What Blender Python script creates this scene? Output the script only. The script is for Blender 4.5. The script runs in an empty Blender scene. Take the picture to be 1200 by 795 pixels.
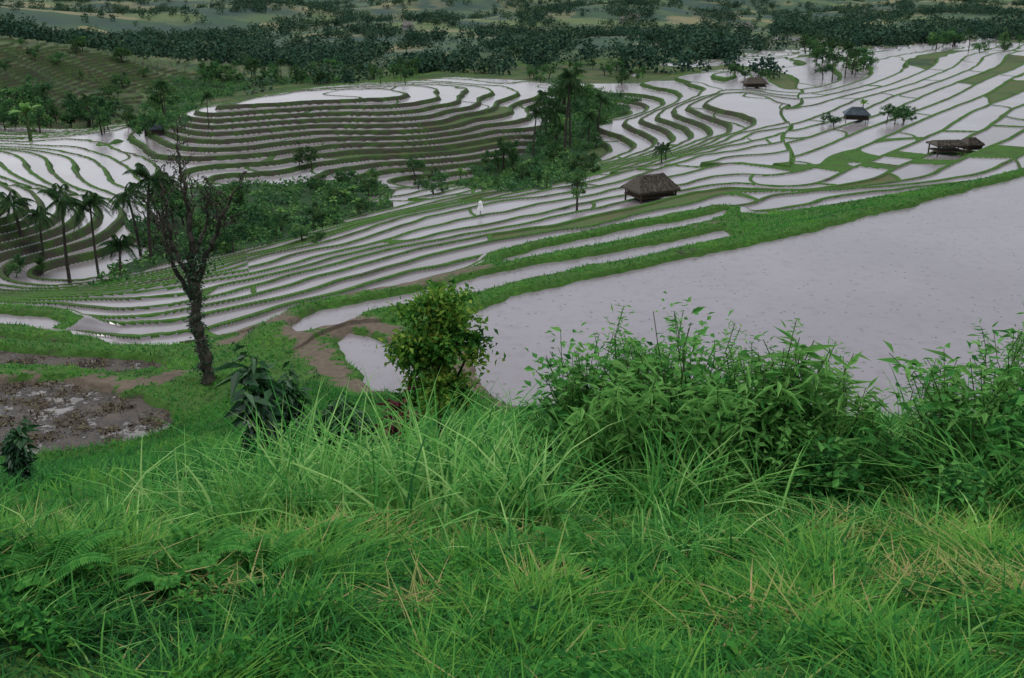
import bpy, math, random
import numpy as np
rng=np.random.default_rng(7); random.seed(7)
scene=bpy.context.scene
PITCH=math.radians(21.4); F=1166.7
cP,sP=math.cos(PITCH),math.sin(PITCH)
# ------------------------------------------------------------ camera
cam=bpy.data.cameras.new("camera"); co=bpy.data.objects.new("camera",cam); scene.collection.objects.link(co)
cam.lens=35; cam.sensor_width=36; cam.clip_start=0.1; cam.clip_end=12000
co.rotation_euler=(math.pi/2-PITCH,0,0); scene.camera=co
def ray(px,py):
    xc=(px-600)/F; yc=-(py-397.5)/F
    return np.array([xc, cP+yc*sP, -sP+yc*cP])
def onplane(px,py,z):
    d=ray(px,py); t=z/d[2]; return d*t
# ------------------------------------------------------------ base relief (surveyed spot heights, thin plate spline)
CP=[(0,795,-2.7),(600,795,-2.6),(1200,795,-2.6),(-200,700,-3.2),(0,690,-3.5),(600,680,-3.3),(1200,680,-3.2),(1400,680,-3.2),
(0,620,-5.0),(250,610,-4.6),(600,600,-4.2),(900,600,-4.1),(1200,600,-3.9),(-150,570,-9),(100,562,-10),(300,540,-8),
(600,540,-6),(900,545,-5.6),(1200,540,-5.4),(600,505,-10),(900,505,-9.5),(1200,505,-9),(450,500,-11),
(350,480,-13.8),(600,474,-14.8),(900,482,-14.8),(1200,490,-14.8),(245,445,-14.8),(0,535,-15),(150,520,-15.2),(0,450,-15.6),(200,490,-15),
(0,425,-16),(0,390,-16.8),(100,405,-16.4),(150,430,-15.6),(350,400,-15.2),(400,430,-15),(480,400,-15),(600,400,-15),(900,380,-15),(1150,330,-15),
(560,335,-15.3),(430,360,-15.5),(700,303,-15.4),(850,270,-15.5),(1000,245,-15.5),(1200,200,-15.6),(1400,150,-15.6),
(250,385,-16.8),(0,362,-18.5),(150,370,-19),(80,345,-21.5),(300,350,-18.2),(300,325,-20),(300,302,-22.2),(200,340,-20.5),
(400,330,-17.7),(400,290,-20.8),(500,320,-16.7),(500,285,-18.8),(500,250,-21.6),(600,290,-17.1),(600,250,-20),(600,230,-22),
(700,280,-16.8),(700,245,-19),(700,220,-21.2),(800,250,-17.5),(800,215,-19.8),(800,185,-22),(900,250,-16.6),(900,220,-18),(900,180,-20.8),(900,150,-22.3),
(1000,210,-17.5),(1000,170,-20.2),(1100,205,-16.6),(1100,180,-18),(1100,150,-19.4),(1100,120,-21.2),(1080,95,-22.8),(1100,65,-24),
(1200,170,-17.0),(1200,130,-18.4),(1200,90,-19.6),(1200,60,-20.8),(1350,80,-17.5),(1000,130,-22.4),(1000,100,-24.0),(960,85,-24.8),
(150,325,-25.5),(300,275,-26.5),(420,250,-26.5),(500,225,-27),(600,205,-28),(680,185,-28),(60,305,-25.4),(0,295,-24.3),(0,250,-21.8),(100,262,-24.2),(-150,240,-20),
(100,215,-25),(250,200,-27.3),(380,205,-28),(0,180,-24.5),(0,205,-23.5),
(250,178,-27.4),(450,192,-28.6),(580,180,-28.8),(450,155,-25.8),(350,155,-26.0),(450,125,-23.4),(350,128,-23.8),(550,130,-24.8),(610,155,-27.2),(240,145,-26.2),
(450,112,-23.0),(370,114,-23.0),(300,120,-24.0),(250,128,-25.4),(180,125,-31),(530,112,-24.2),(600,112,-25.3),(450,97,-25.2),(620,98,-25.8),(600,78,-27.5),(680,72,-28.5),(700,140,-28.5),(760,165,-26.5),(850,155,-24.4),(800,125,-24.2),(870,108,-23.0),(940,135,-22.8),
(750,90,-26.5),(850,85,-24.6),(0,140,-31),(0,110,-28.2),(0,75,-23.8),(0,45,-21),(100,60,-25.0),(100,100,-30),(150,140,-33),(210,70,-34),(-200,60,-19),(180,95,-32),
(400,70,-40),(550,60,-37),(750,55,-38),(950,55,-33),(1100,48,-28),(1200,42,-25),(600,40,-46),(300,40,-52),(1000,35,-42),(0,25,-50),(600,20,-62),(1100,20,-55),
(0,2,-75),(600,2,-80),(1200,2,-75),(0,-20,-90),(600,-20,-95),(1200,-20,-90),(600,-35,-95)]
W=np.array([onplane(*c) for c in CP])
CU=np.arctan2(W[:,0],W[:,1]); CV=np.log(np.hypot(W[:,0],W[:,1])); CZ=W[:,2]
# ground under and beside the viewer's feet
ext=[(a,r,z) for a in (-.66,-.33,0,.33,.66) for r,z in ((.8,-1.75),(1.6,-2.05))]+[(.66,3,-2.5),(-.66,3,-2.6),(.66,6,-3.4),(-.66,6,-4)]
CU=np.append(CU,[e[0] for e in ext]); CV=np.append(CV,[math.log(e[1]) for e in ext]); CZ=np.append(CZ,[e[2] for e in ext])
def phi(d2): return 0.5*d2*np.log(d2+1e-12)
n=len(CZ)
K=phi((CU[:,None]-CU)**2+(CV[:,None]-CV)**2)+np.eye(n)*1.0e-3
Pm=np.stack([np.ones(n),CU,CV],1)
A=np.block([[K,Pm],[Pm.T,np.zeros((3,3))]])
sol=np.linalg.solve(A,np.concatenate([CZ,np.zeros(3)]))
vmax=CV.max()
def ss(a,b,x): t=np.clip((x-a)/(b-a),0,1); return t*t*(3-2*t)
# two hillsides that are even slopes
def plane(pts):
    RP=np.array([onplane(*c) for c in pts]); return np.linalg.lstsq(np.stack([RP[:,0],RP[:,1],np.ones(len(RP))],1),RP[:,2],rcond=None)[0]
pA=plane([(1000,170,-20.2),(1100,180,-18.1),(1100,150,-19.6),(1100,120,-21.2),(1080,95,-22.8),(1200,170,-17),(1200,130,-18.3),(1200,90,-20),(1200,60,-21.6),(1000,130,-22.4),(1040,100,-23.6)])
pB=plane([(250,178,-26.9),(450,192,-28.4),(580,182,-29.0),(450,150,-25.6),(350,150,-24.9),(300,135,-24.0),(430,120,-23.0),(550,140,-26.0),(600,160,-28.0),(560,125,-25.2)])
def wright(u,r): return .8*ss(.20,.30,u)*ss(74,92,r)*(1-ss(215,280,r))
def wmid(u,r): return .75*ss(-.37,-.28,u)*(1-ss(-.04,.05,u))*ss(122,140,r)*(1-ss(164,180,r))
def base(x,y):
    x=np.asarray(x,float); y=np.asarray(y,float)
    ua=np.arctan2(x,y); ra=np.hypot(x,y)
    u=np.clip(ua,-.66,.66).ravel(); v=np.clip(np.log(ra+1e-6),-.3,vmax).ravel()
    out=np.full(u.shape,sol[n]); out+=sol[n+1]*u+sol[n+2]*v
    for i in range(n):
        d2=(u-CU[i])**2+(v-CV[i])**2
        out+=sol[i]*phi(d2)
    out=out.reshape(np.shape(x)); w=wright(ua,ra)
    out=out*(1-w)+w*(pA[0]*x+pA[1]*y+pA[2]); w=wmid(ua,ra)
    return out*(1-w)+w*(pB[0]*x+pB[1]*y+pB[2])
def nz(x,y,L,seed,m=6):
    r=np.random.default_rng(seed); o=np.zeros(np.shape(x))
    for i in range(m):
        a=r.uniform(0,6.283); k=6.283/L*r.uniform(.6,1.7); o=o+np.sin(k*(x*math.cos(a)+y*math.sin(a))+r.uniform(0,6.283))
    return o/math.sqrt(m/2)/1.4
def base_hit(px,py):
    d=ray(px,py)
    if d[2]>-.02: d=ray(px,-30)
    R=np.exp(np.linspace(math.log(2.5),math.log(2600),1500)); t=R/math.hypot(d[0],d[1])
    zz=base(d[0]*t,d[1]*t); k=np.argmax(d[2]*t<zz)
    return d*t[k]
# ------------------------------------------------------------ grid
NU=1500
U=np.concatenate([np.radians(np.linspace(-75,-34,30,endpoint=False)),np.radians(np.linspace(-34,34,NU)),np.radians(np.linspace(34,75,31)[1:])])
V=np.concatenate([np.linspace(math.log(.8),math.log(26),180,endpoint=False),np.linspace(math.log(26),math.log(300),1350,endpoint=False),np.linspace(math.log(300),math.log(9000),150)])
UU,VV=np.meshgrid(U,V)
RR=np.exp(VV); X=RR*np.sin(UU); Y=RR*np.cos(UU)
H=base(X,Y)
far=np.clip((RR-30)/20,0,1)
H=H+far*(1-.9*wright(UU,RR))*(0.16*nz(X,Y,42,1)+0.04*nz(X,Y,13,2)+.012*nz(X,Y,3,3))+np.clip((RR-450)/600,0,1)*9*nz(X,Y,420,4)
H=H+wmid(UU,RR)*.5*nz(X,Y,45,7)
H=H+(1-far)*.06*nz(X,Y,1.6,5)*np.clip(RR/4,0,1)
def blob(px,py,z,sx,sy):
    w=onplane(px,py,z); u0=math.atan2(w[0],w[1]); v0=math.log(math.hypot(w[0],w[1])); return np.exp(-((UU-u0)/sx)**2-((VV-v0)/sy)**2)
lh=np.clip(blob(60,85,-27,.17,.22)*1.4,0,1)
H=H+lh*(.7*nz(X,Y,30,101)+.3*nz(X,Y,12,102))
rb=RR-112-7*nz(X,Y,60,88)
ub=UU-.27-.01*nz(X,Y,40,89)
STEP=np.where(rb>0,np.where(ub>0,.74,.54),.74)
STEP=np.where((rb<=0)&(UU<-.27)&(RR>68),.52,STEP)
dv=np.gradient(H,axis=0)/np.gradient(VV,axis=0)/RR
du=np.gradient(H,axis=1)/np.gradient(UU,axis=1)/RR
G=np.sqrt(dv**2+du**2)/STEP
del dv,du
def sdf(poly,x,y,pad=6,closed=True):
    px,py=poly[:,0],poly[:,1]
    out=np.full(x.shape,99.0)
    m=(x>px.min()-pad)&(x<px.max()+pad)&(y>py.min()-pad)&(y<py.max()+pad)
    xs,ys=x[m],y[m]; d=np.full(xs.shape,1e9); ins=np.zeros(xs.shape,bool)
    for i in range(len(poly) if closed else len(poly)-1):
        ax,ay=poly[i]; bx,by=poly[(i+1)%len(poly)]
        ex,ey=bx-ax,by-ay; t=np.clip(((xs-ax)*ex+(ys-ay)*ey)/(ex*ex+ey*ey+1e-9),0,1)
        d=np.minimum(d,(xs-ax-ex*t)**2+(ys-ay-ey*t)**2)
        if closed:
            c=((ay>ys)!=(by>ys)); xi=ax+(ys-ay)/(by-ay+1e-12)*ex
            ins^=c&(xs<xi)
    s=np.sqrt(d); s[ins]*=-1; out[m]=s
    return out
# terraced / non terraced
front=[(-200,338),(0,362),(80,388),(150,402),(250,394),(330,372),(420,349),(545,318),(700,286),(860,256),(1000,236),(1200,196),(1500,147)]
fp=np.array([onplane(a,b,-16)[:2] for a,b in front]); fp=np.vstack([fp,[[90,0],[-90,0]]])
tm=np.clip(sdf(fp,X,Y,4)*.5+.5,0,1); 
notT=[[(130,335),(200,312),(300,292),(400,262),(450,240),(440,215),(380,214),(300,218),(210,218),(190,240),(165,285)],
      [(545,222),(640,222),(690,195),(700,150),(740,118),(700,105),(650,110),(640,150),(610,180),(550,198)],
      [(150,160),(205,150),(235,118),(300,100),(400,96),(420,85),(200,90),(170,130)]]
FO=np.zeros(X.shape)
for pl in notT:
    w=np.array([base_hit(a,b)[:2] for a,b in pl]); t_=np.clip((sdf(w,X,Y,6)+1.5*nz(X,Y,9,66))*.5+.5,0,1); FO=np.maximum(FO,1-t_); tm=np.minimum(tm,t_)
tm=np.where(RR<26,0,tm); tm=tm*np.clip((520-RR)/20,0,1)
Q=H/STEP; k=np.floor(Q); f=Q-k
WF=.36+.12*np.clip((RR-70)/90,0,1)
BW=np.clip(WF*G,.05,.24); RW=np.clip(.38*G,.06,.28)
def h1(a): return (np.sin(a*12.9898+4.1)*43758.5453)%1.0
Lc=26+26*h1(k*1.7); xs=(X+3*nz(X,Y,18,9)+.25*Y)/Lc+h1(k)*7.3; cid=np.floor(xs); fr=xs-cid
CD=np.minimum(fr,1-fr)*Lc; CD=np.minimum(CD,np.abs(rb)*.6); CD=np.where(rb>0,np.minimum(CD,np.abs(ub)*RR),CD); CR=(np.sin(k*12.9898+cid*78.233)*43758.5453)%1.0
BH=.14
ZT=np.where(f<BW,k*STEP+BH,np.where(f<1-RW,k*STEP,k*STEP+(f-1+RW)/RW*(STEP+BH)))
ZT=np.where((CD<.28)&(f>=BW)&(f<1-RW),np.maximum(ZT,k*STEP+.1),ZT)
Z=np.where(tm>.5,ZT,H)
# ponds
PONDS=[("flooded_paddy",-15.0,0,[(546,372),(600,348),(700,325),(800,305),(900,283),(960,271),(1000,258),(1060,244),(1130,225),(1200,207),(1330,170),(1600,300),(1500,520),(1100,500),(900,492),(700,482),(600,478),(565,455),(548,420)]),
("flooded_paddy",-15.15,0,[(342,381),(370,366),(430,354),(500,340),(560,325),(640,309),(720,296),(800,281),(850,269),(856,278),(800,292),(720,309),(640,325),(600,334),(560,345),(500,356),(440,366),(400,381),(350,393)]),
("flooded_paddy",-15.3,0,[(394,402),(410,391),(440,396),(468,410),(488,440),(478,465),(440,462),(425,440),(403,422)]),
("muddy_paddy",-15.6,1,[(-90,452),(0,450),(60,447),(120,458),(165,471),(195,484),(205,496),(195,508),(165,517),(80,530),(0,538),(-90,542)]),
("muddy_paddy",-16.1,1,[(-90,424),(0,428),(90,434),(140,441),(200,433),(180,424),(100,419),(0,412),(-90,412)]),
("muddy_paddy",-16.6,1,[(-90,400),(0,403),(70,411),(100,411),(60,402),(0,395),(-90,392)]),
("flooded_paddy",-17.2,0,[(-90,365),(0,367),(50,372),(78,380),(60,388),(0,383),(-90,382)]),
("flooded_paddy",-15.9,0,[(585,316),(640,302),(720,284),(800,268),(850,255),(850,247),(800,258),(720,273),(640,290),(590,303)])]
PD=np.full(X.shape,99.0); PZ=np.zeros(X.shape); PI=np.full(X.shape,-1)
wob=.09*nz(X,Y,4,21)+.06*nz(X,Y,1.3,22)
for i,(nm,z,mud,pl) in enumerate(PONDS):
    w=np.array([onplane(a,b,z)[:2] for a,b in pl]); s=sdf(w,X,Y,6)+wob
    m=s<PD; PD[m]=s[m]; PZ[m]=z; PI[m]=i
inf=PD<4
zz=PZ-.3+.55*ss(-.35,.3,PD)
wgt=1-ss(.7,2.6,PD)
Z=np.where(inf,zz*wgt+Z*(1-wgt),Z)
tm=np.where(PD<.9,0,tm)
WATER=(tm>.5)&(f>BW)&(f<1-RW)&(CD>.28)
# bare earth bunds
BN_=np.zeros(X.shape)
for wd,pl in [(.75,[(275,380),(300,366),(350,352),(420,343),(500,331),(560,316)]),(.55,[(345,397),(362,410),(382,430),(400,448),(425,462)]),(.5,[(385,395),(415,382),(450,388),(478,405)]),(.55,[(550,432),(562,462),(600,482)]),
              (.45,[(690,290),(780,274),(850,262)]),(.35,[(0,440),(90,440),(150,446),(205,438),(190,424)]),(.45,[(330,376),(350,392)])]:
    w=np.array([onplane(a,b,-15.2)[:2] for a,b in pl]); s=sdf(w,X,Y,4,False)
    BN_=np.maximum(BN_,1-ss(wd*.7,wd*1.3,s+.25*nz(X,Y,1.5,77)+.2*nz(X,Y,.6,78)))
# green-ness & brownness fields
GR=.05+1.5*lh+.9*blob(150,60,-30,.17,.2)
GR=GR+np.clip((RR-300)/60,0,1)*.75+np.clip((RR-215-8*nz(X,Y,50,55))/15,0,1)*(1-ss(.12,.2,UU))*.95
GR=GR+.12*blob(920,190,-20,.05,.1)+.15*blob(900,240,-17,.3,.06)+.2*blob(430,150,-26,.16,.1)+.10*blob(850,125,-24,.1,.15)
GR=np.clip(GR,0,1)
BR=.40+.6*blob(430,150,-26,.22,.17)+.6*blob(60,290,-25,.16,.2)+.4*blob(850,120,-23,.15,.15)+.4*lh
BR=np.clip(BR,0,1)

iU=lambda a: np.interp(a,U,np.arange(len(U))); iV=lambda r: np.interp(np.log(r),V,np.arange(len(V)))
def look(Arr,x,y,near=False):
    x=np.asarray(x,float); y=np.asarray(y,float)
    a=iU(np.arctan2(x,y)); b=iV(np.hypot(x,y))
    if near: return Arr[np.rint(b).astype(int),np.rint(a).astype(int)]
    a0=np.minimum(a.astype(int),len(U)-2); b0=np.minimum(b.astype(int),len(V)-2); fa=a-a0; fb=b-b0
    return (Arr[b0,a0]*(1-fa)+Arr[b0,a0+1]*fa)*(1-fb)+(Arr[b0+1,a0]*(1-fa)+Arr[b0+1,a0+1]*fa)*fb
RS=np.exp(np.linspace(math.log(2.2),math.log(4000),5000))
def hit(px,py):
    d=ray(px,py); t=RS/math.hypot(d[0],d[1]); g=look(Z,d[0]*t,d[1]*t); m=d[2]*t<g
    kk=int(np.argmax(m)) if m.any() else len(t)-1
    p=d*t[kk]; p[2]=g[kk]; return p
straw=[(430,640,.3),(850,620,.32),(1120,650,.4),(1180,700,.35),(60,630,.3),(560,645,.2),(640,650,.15),(740,645,.2),(980,630,.25),(1060,690,.22),(250,700,.15),(500,720,.15),(900,740,.2),(640,700,.15),(1140,610,.22),(330,650,.2)]
sw=[(hit(a,b),s) for a,b,s in straw]
for p,s_ in sw: BN_=np.maximum(BN_,.7*np.exp(-((X-p[0])/(s_*1.1))**2-((Y-p[1])/(s_*.5))**2))
# ------------------------------------------------------------ mesh helpers
def mesh_from(name,verts,tris,mats,attrs=None,midx=None,smooth=False):
    verts=np.ascontiguousarray(verts,dtype=np.float32); tris=np.ascontiguousarray(tris,dtype=np.int32)
    k=tris.shape[1]; me=bpy.data.meshes.new(name)
    me.vertices.add(len(verts)); me.vertices.foreach_set("co",verts.ravel())
    me.loops.add(tris.size); me.loops.foreach_set("vertex_index",tris.ravel())
    me.polygons.add(len(tris)); me.polygons.foreach_set("loop_start",np.arange(0,tris.size,k,dtype=np.int32))
    try: me.polygons.foreach_set("loop_total",np.full(len(tris),k,dtype=np.int32))
    except Exception: pass
    me.update(calc_edges=True)
    if attrs:
        for an,av in attrs.items():
            a=me.attributes.new(an,'FLOAT','POINT'); a.data.foreach_set("value",np.ascontiguousarray(av,dtype=np.float32).ravel())
    for m in mats: me.materials.append(m)
    if midx is not None: me.polygons.foreach_set("material_index",midx.astype(np.int32))
    me.polygons.foreach_set("use_smooth",np.full(len(tris),smooth))
    return me
def add(name,me,loc=(0,0,0),parent=None,rot=0,sc=1,**kw):
    o=bpy.data.objects.new(name,me); scene.collection.objects.link(o); o.location=loc; o.rotation_euler=(0,0,rot)
    o.scale=(sc,sc,sc) if not hasattr(sc,'__len__') else sc
    if parent: o.parent=parent
    for a,b in kw.items(): o[a]=b
    return o
class MB:
    def __init__(s): s.v=[];s.t=[];s.s=[];s.n=0
    def add(s,v,t,sh):
        v=np.asarray(v,float).reshape(-1,3); s.v.append(v); s.t.append(np.asarray(t).reshape(-1,3)+s.n)
        s.s.append(np.broadcast_to(np.asarray(sh,float),(len(v),)).copy()); s.n+=len(v)
    def mesh(s,name,mat,smooth=False): return mesh_from(name,np.vstack(s.v),np.vstack(s.t),[mat],{"shade":np.concatenate(s.s)},smooth=smooth)
def unit(a): return a/(np.linalg.norm(a,axis=-1,keepdims=True)+1e-9)
def tube(mb,path,rad,sides=6,sh=.5):
    path=np.asarray(path,float); rad=np.broadcast_to(np.asarray(rad,float),(len(path),)); m=len(path)
    T=unit(np.gradient(path,axis=0)); ref=np.array([.31,.95,.05]) if abs(T[0][1])<.9 else np.array([1,0,0.])
    A=unit(np.cross(T,ref)); B=np.cross(T,A); an=np.linspace(0,2*math.pi,sides,endpoint=False)
    v=path[:,None]+rad[:,None,None]*(A[:,None]*np.cos(an)[None,:,None]+B[:,None]*np.sin(an)[None,:,None])
    i=np.arange(m-1)[:,None]*sides; j=np.arange(sides)[None]; j2=(j+1)%sides
    a=i+j;b=i+j2;c=i+sides+j2;d=i+sides+j
    mb.add(v,np.concatenate([np.stack([a,b,c],-1).reshape(-1,3),np.stack([a,c,d],-1).reshape(-1,3)]),sh)
def leaves(mb,c,d,L,Wd,sh,r=rng,up=None):
    n_=len(c); d=unit(d); rv=r.normal(size=(n_,3)) if up is None else up+.5*r.normal(size=(n_,3))
    s=unit(np.cross(d,rv)); nn=np.cross(d,s); nn=np.where(nn[:,2:3]<0,-nn,nn)
    L=np.broadcast_to(L,(n_,))[:,None]; Wd=np.broadcast_to(Wd,(n_,))[:,None]
    v=np.stack([c,c+d*L*.4+s*Wd*.5+nn*Wd*.15,c+d*L-nn*L*.18,c+d*L*.4-s*Wd*.5+nn*Wd*.15],1)
    i=np.arange(n_)[:,None]*4
    t=np.concatenate([i+np.array([[0,1,2]]),i+np.array([[0,2,3]])])
    mb.add(v,t,np.repeat(np.broadcast_to(sh,(n_,)),4))
def blades(mb,root,ang,L,Wd,lean,bend,sh):
    n_=len(root); t=np.array([0,.3,.6,.85,1.]); w=np.array([.7,1,.8,.42,0])
    hd=np.stack([np.cos(ang),np.sin(ang),np.zeros(n_)],1); sd=np.stack([-np.sin(ang),np.cos(ang),np.zeros(n_)],1)
    sd=unit(sd+hd*rng.uniform(-.8,.8,(n_,1)))
    hor=(lean[:,None]*t+bend[:,None]*t**2)*L[:,None]; ver=(t-.62*bend[:,None]*t**2.4)*L[:,None]/np.sqrt(1+lean[:,None]**2)
    p=root[:,None]+hd[:,None]*hor[...,None]; p[...,2]+=ver
    o=sd[:,None]*(Wd[:,None]*w/2)[...,None]
    v=np.empty((n_,9,3)); v[:,0:8:2]=(p-o)[:,:4]; v[:,1:8:2]=(p+o)[:,:4]; v[:,8]=p[:,4]
    T=np.array([[0,1,3],[0,3,2],[2,3,5],[2,5,4],[4,5,7],[4,7,6],[6,7,8]])
    mb.add(v,(np.arange(n_)[:,None,None]*9+T[None]),np.repeat(sh,9))
# ------------------------------------------------------------ materials
def newmat(name):
    m=bpy.data.materials.new(name); m.use_nodes=True; nt=m.node_tree; nt.nodes.clear(); return m,nt
class NT:
    def __init__(s,nt): s.nt=nt
    def n(s,ty,**k):
        nd=s.nt.nodes.new(ty)
        for a,b in k.items(): setattr(nd,a,b)
        return nd
    def inp(s,sock,v):
        if isinstance(v,bpy.types.NodeSocket): s.nt.links.new(v,sock)
        else: sock.default_value=v
    def m(s,op,a,b=None,c=None):
        nd=s.n('ShaderNodeMath',operation=op)
        for i,v in enumerate((a,b,c)):
            if v is not None: s.inp(nd.inputs[i],v)
        return nd.outputs[0]
    def att(s,name): 
        nd=s.n('ShaderNodeAttribute'); nd.attribute_name=name; return nd.outputs['Fac']
    def mix(s,f,a,b):
        nd=s.n('ShaderNodeMix',data_type='RGBA'); s.inp(nd.inputs[0],f)
        for i,v in ((6,a),(7,b)): s.inp(nd.inputs[i],(*v,1) if isinstance(v,tuple) and len(v)==3 else v)
        return nd.outputs[2]
    def noise(s,vec,scale,detail=3,rough=.55):
        nd=s.n('ShaderNodeTexNoise'); s.inp(nd.inputs['Vector'],vec); nd.inputs['Scale'].default_value=scale; nd.inputs['Detail'].default_value=detail; nd.inputs['Roughness'].default_value=rough
        return nd.outputs['Fac']
    def ramp(s,f,lo,hi):
        nd=s.n('ShaderNodeMapRange'); s.inp(nd.inputs[0],f); nd.inputs[1].default_value=lo; nd.inputs[2].default_value=hi; return nd.outputs[0]
    def bsdf(s,col,rough,spec=.5,normal=None):
        nd=s.n('ShaderNodeBsdfPrincipled'); s.inp(nd.inputs['Base Color'],(*col,1) if isinstance(col,tuple) else col); s.inp(nd.inputs['Roughness'],rough)
        nd.inputs['Specular IOR Level'].default_value=spec
        if normal: s.inp(nd.inputs['Normal'],normal)
        return nd.outputs[0]
    def bump(s,h,st,dist=.1):
        nd=s.n('ShaderNodeBump'); s.inp(nd.inputs['Height'],h); nd.inputs['Strength'].default_value=st; nd.inputs['Distance'].default_value=dist; return nd.outputs[0]
    def out(s,sh): s.nt.links.new(sh,s.n('ShaderNodeOutputMaterial').inputs[0])
    def mixsh(s,f,a,b):
        nd=s.n('ShaderNodeMixShader'); s.inp(nd.inputs[0],f); s.nt.links.new(a,nd.inputs[1]); s.nt.links.new(b,nd.inputs[2]); return nd.outputs[0]
WCOL=(.19,.172,.185)
def ground_mat():
    m,nt=newmat("ground_cover"); g=NT(nt); pos=g.n('ShaderNodeNewGeometry').outputs['Position']
    h=g.att("q"); bwA=g.att("bw"); rwA=g.att("rw"); tmA=g.att("tm"); cd=g.att("cd"); cr=g.att("cr"); gr=g.att("gr"); br=g.att("br"); bn=g.att("bn"); fo=g.att("fo")
    f_=g.m('FRACT',h)
    bund=g.m('LESS_THAN',f_,bwA); ris=g.m('GREATER_THAN',f_,g.m('SUBTRACT',1.0,rwA)); cross=g.m('LESS_THAN',cd,.28)
    T=g.m('GREATER_THAN',tmA,.5)
    flat=g.m('MULTIPLY',T,g.m('SUBTRACT',1.0,g.m('MAXIMUM',g.m('MAXIMUM',bund,ris),cross)))
    isg=g.m('LESS_THAN',cr,gr)
    water=g.m('MULTIPLY',flat,g.m('SUBTRACT',1.0,isg))
    n1=g.noise(pos,.6,4); n2=g.noise(pos,4,4); n4=g.noise(pos,.2,4); n5=g.noise(pos,.07,4)
    grass=g.mix(g.ramp(n2,.3,.7),(.022,.065,.012),(.06,.15,.025)); grass=g.mix(g.ramp(n1,.35,.7),grass,(.045,.095,.022)); 
    brown=g.mix(n2,(.028,.026,.021),(.075,.064,.052))
    land=g.mix(g.ramp(n1,.64,.74),grass,brown)
    bf=g.ramp(g.m('ADD',g.m('MULTIPLY',br,.8),g.m('SUBTRACT',n4,.5)),.3,.6)
    darkg=g.mix(g.ramp(n1,.35,.65),(.018,.042,.014),(.045,.08,.024))
    risc=g.mix(bf,g.mix(.6,grass,darkg),g.mix(g.ramp(n1,.38,.62),brown,darkg))
    land=g.mix(g.m('MULTIPLY',T,ris),land,risc)
    land=g.mix(g.m('MULTIPLY',g.m('MULTIPLY',T,g.m('MAXIMUM',bund,cross)),g.m('MULTIPLY',bf,.8)),land,g.mix(g.ramp(n4,.5,.7),darkg,brown))
    pad=g.mix(g.ramp(cr,0,.8),(.065,.10,.038),(.035,.06,.026)); pad=g.mix(g.ramp(n4,.45,.7),pad,(.09,.085,.042)); pad=g.mix(g.ramp(n5,.5,.64),pad,(.03,.055,.028))
    land=g.mix(g.m('MULTIPLY',flat,isg),land,pad)
    land=g.mix(g.ramp(fo,.2,.7),land,(.02,.048,.018))
    land=g.mix(bn,land,g.mix(n2,(.06,.048,.036),(.16,.13,.10)))
    ln=g.n('ShaderNodeVectorMath',operation='LENGTH'); g.inp(ln.inputs[0],pos); dist=ln.outputs['Value']
    wv=g.n('ShaderNodeVectorMath',operation='ADD'); nn_=g.n('ShaderNodeTexNoise'); g.inp(nn_.inputs['Vector'],pos); nn_.inputs['Scale'].default_value=.02
    sc_=g.n('ShaderNodeVectorMath',operation='SCALE'); nt.links.new(nn_.outputs['Color'],sc_.inputs[0]); sc_.inputs['Scale'].default_value=60
    g.inp(wv.inputs[0],pos); nt.links.new(sc_.outputs[0],wv.inputs[1])
    vo=g.n('ShaderNodeTexVoronoi'); g.inp(vo.inputs['Vector'],wv.outputs[0]); vo.inputs['Scale'].default_value=.02
    sep=g.n('ShaderNodeSeparateColor'); nt.links.new(vo.outputs['Color'],sep.inputs[0])
    fc=g.mix(g.ramp(sep.outputs[0],.2,.9),(.04,.075,.045),(.095,.13,.055)); fc=g.mix(g.ramp(sep.outputs[1],.62,.78),fc,(.16,.155,.085)); fc=g.mix(g.ramp(g.noise(pos,.015,5),.45,.60),fc,(.034,.062,.05))
    land=g.mix(g.ramp(dist,290,420),land,fc)  # far fields blend in by distance, aerial haze painted into their colours
    nb=g.bump(n2,.6,.15)
    wc=g.mix(g.ramp(n4,.35,.7),(.215,.20,.215),(.17,.15,.155)); wc=g.mix(g.m('MULTIPLY',g.ramp(cr,.55,1.0),.55),wc,(.10,.085,.08))
    wsh=g.bsdf(wc,.22,.6); lsh=g.bsdf(land,.9,.1,nb)
    g.out(g.mixsh(water,lsh,wsh)); return m
def water_mat(name,mud):
    m,nt=newmat(name); g=NT(nt); pos=g.n('ShaderNodeNewGeometry').outputs['Position']
    n1=g.noise(pos,.12,4); n2=g.noise(pos,1.6,4); 
    if mud:
        n5=g.noise(pos,2.4,8,.8); n6=g.noise(pos,.6,3); k_=g.m('ADD',n5,g.m('MULTIPLY',g.m('SUBTRACT',n6,.5),.5))
        mk=g.ramp(k_,.42,.52); c=g.mix(mk,(.11,.098,.09),g.mix(n2,(.045,.036,.028),(.12,.095,.072))); r=g.m('ADD',g.m('MULTIPLY',mk,.4),.25)
        g.out(g.bsdf(c,r,.45,g.bump(g.m('MULTIPLY',mk,n5),1.0,.25)))
    else:
        c=g.mix(g.ramp(n1,.3,.7),WCOL,(.155,.14,.15))
        vo=g.n('ShaderNodeTexVoronoi'); g.inp(vo.inputs['Vector'],pos); vo.inputs['Scale'].default_value=2.0
        dots=g.m('MULTIPLY',g.m('LESS_THAN',vo.outputs['Distance'],.15),g.ramp(g.noise(pos,.25,3),.25,.5))
        c=g.mix(g.m('MULTIPLY',dots,.8),c,(.045,.055,.03)); c=g.mix(g.ramp(n2,.5,.85),c,(.13,.112,.115))
        g.out(g.bsdf(c,.2,.5,g.bump(g.noise(pos,5,3),.10,.03)))
    return m
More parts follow.
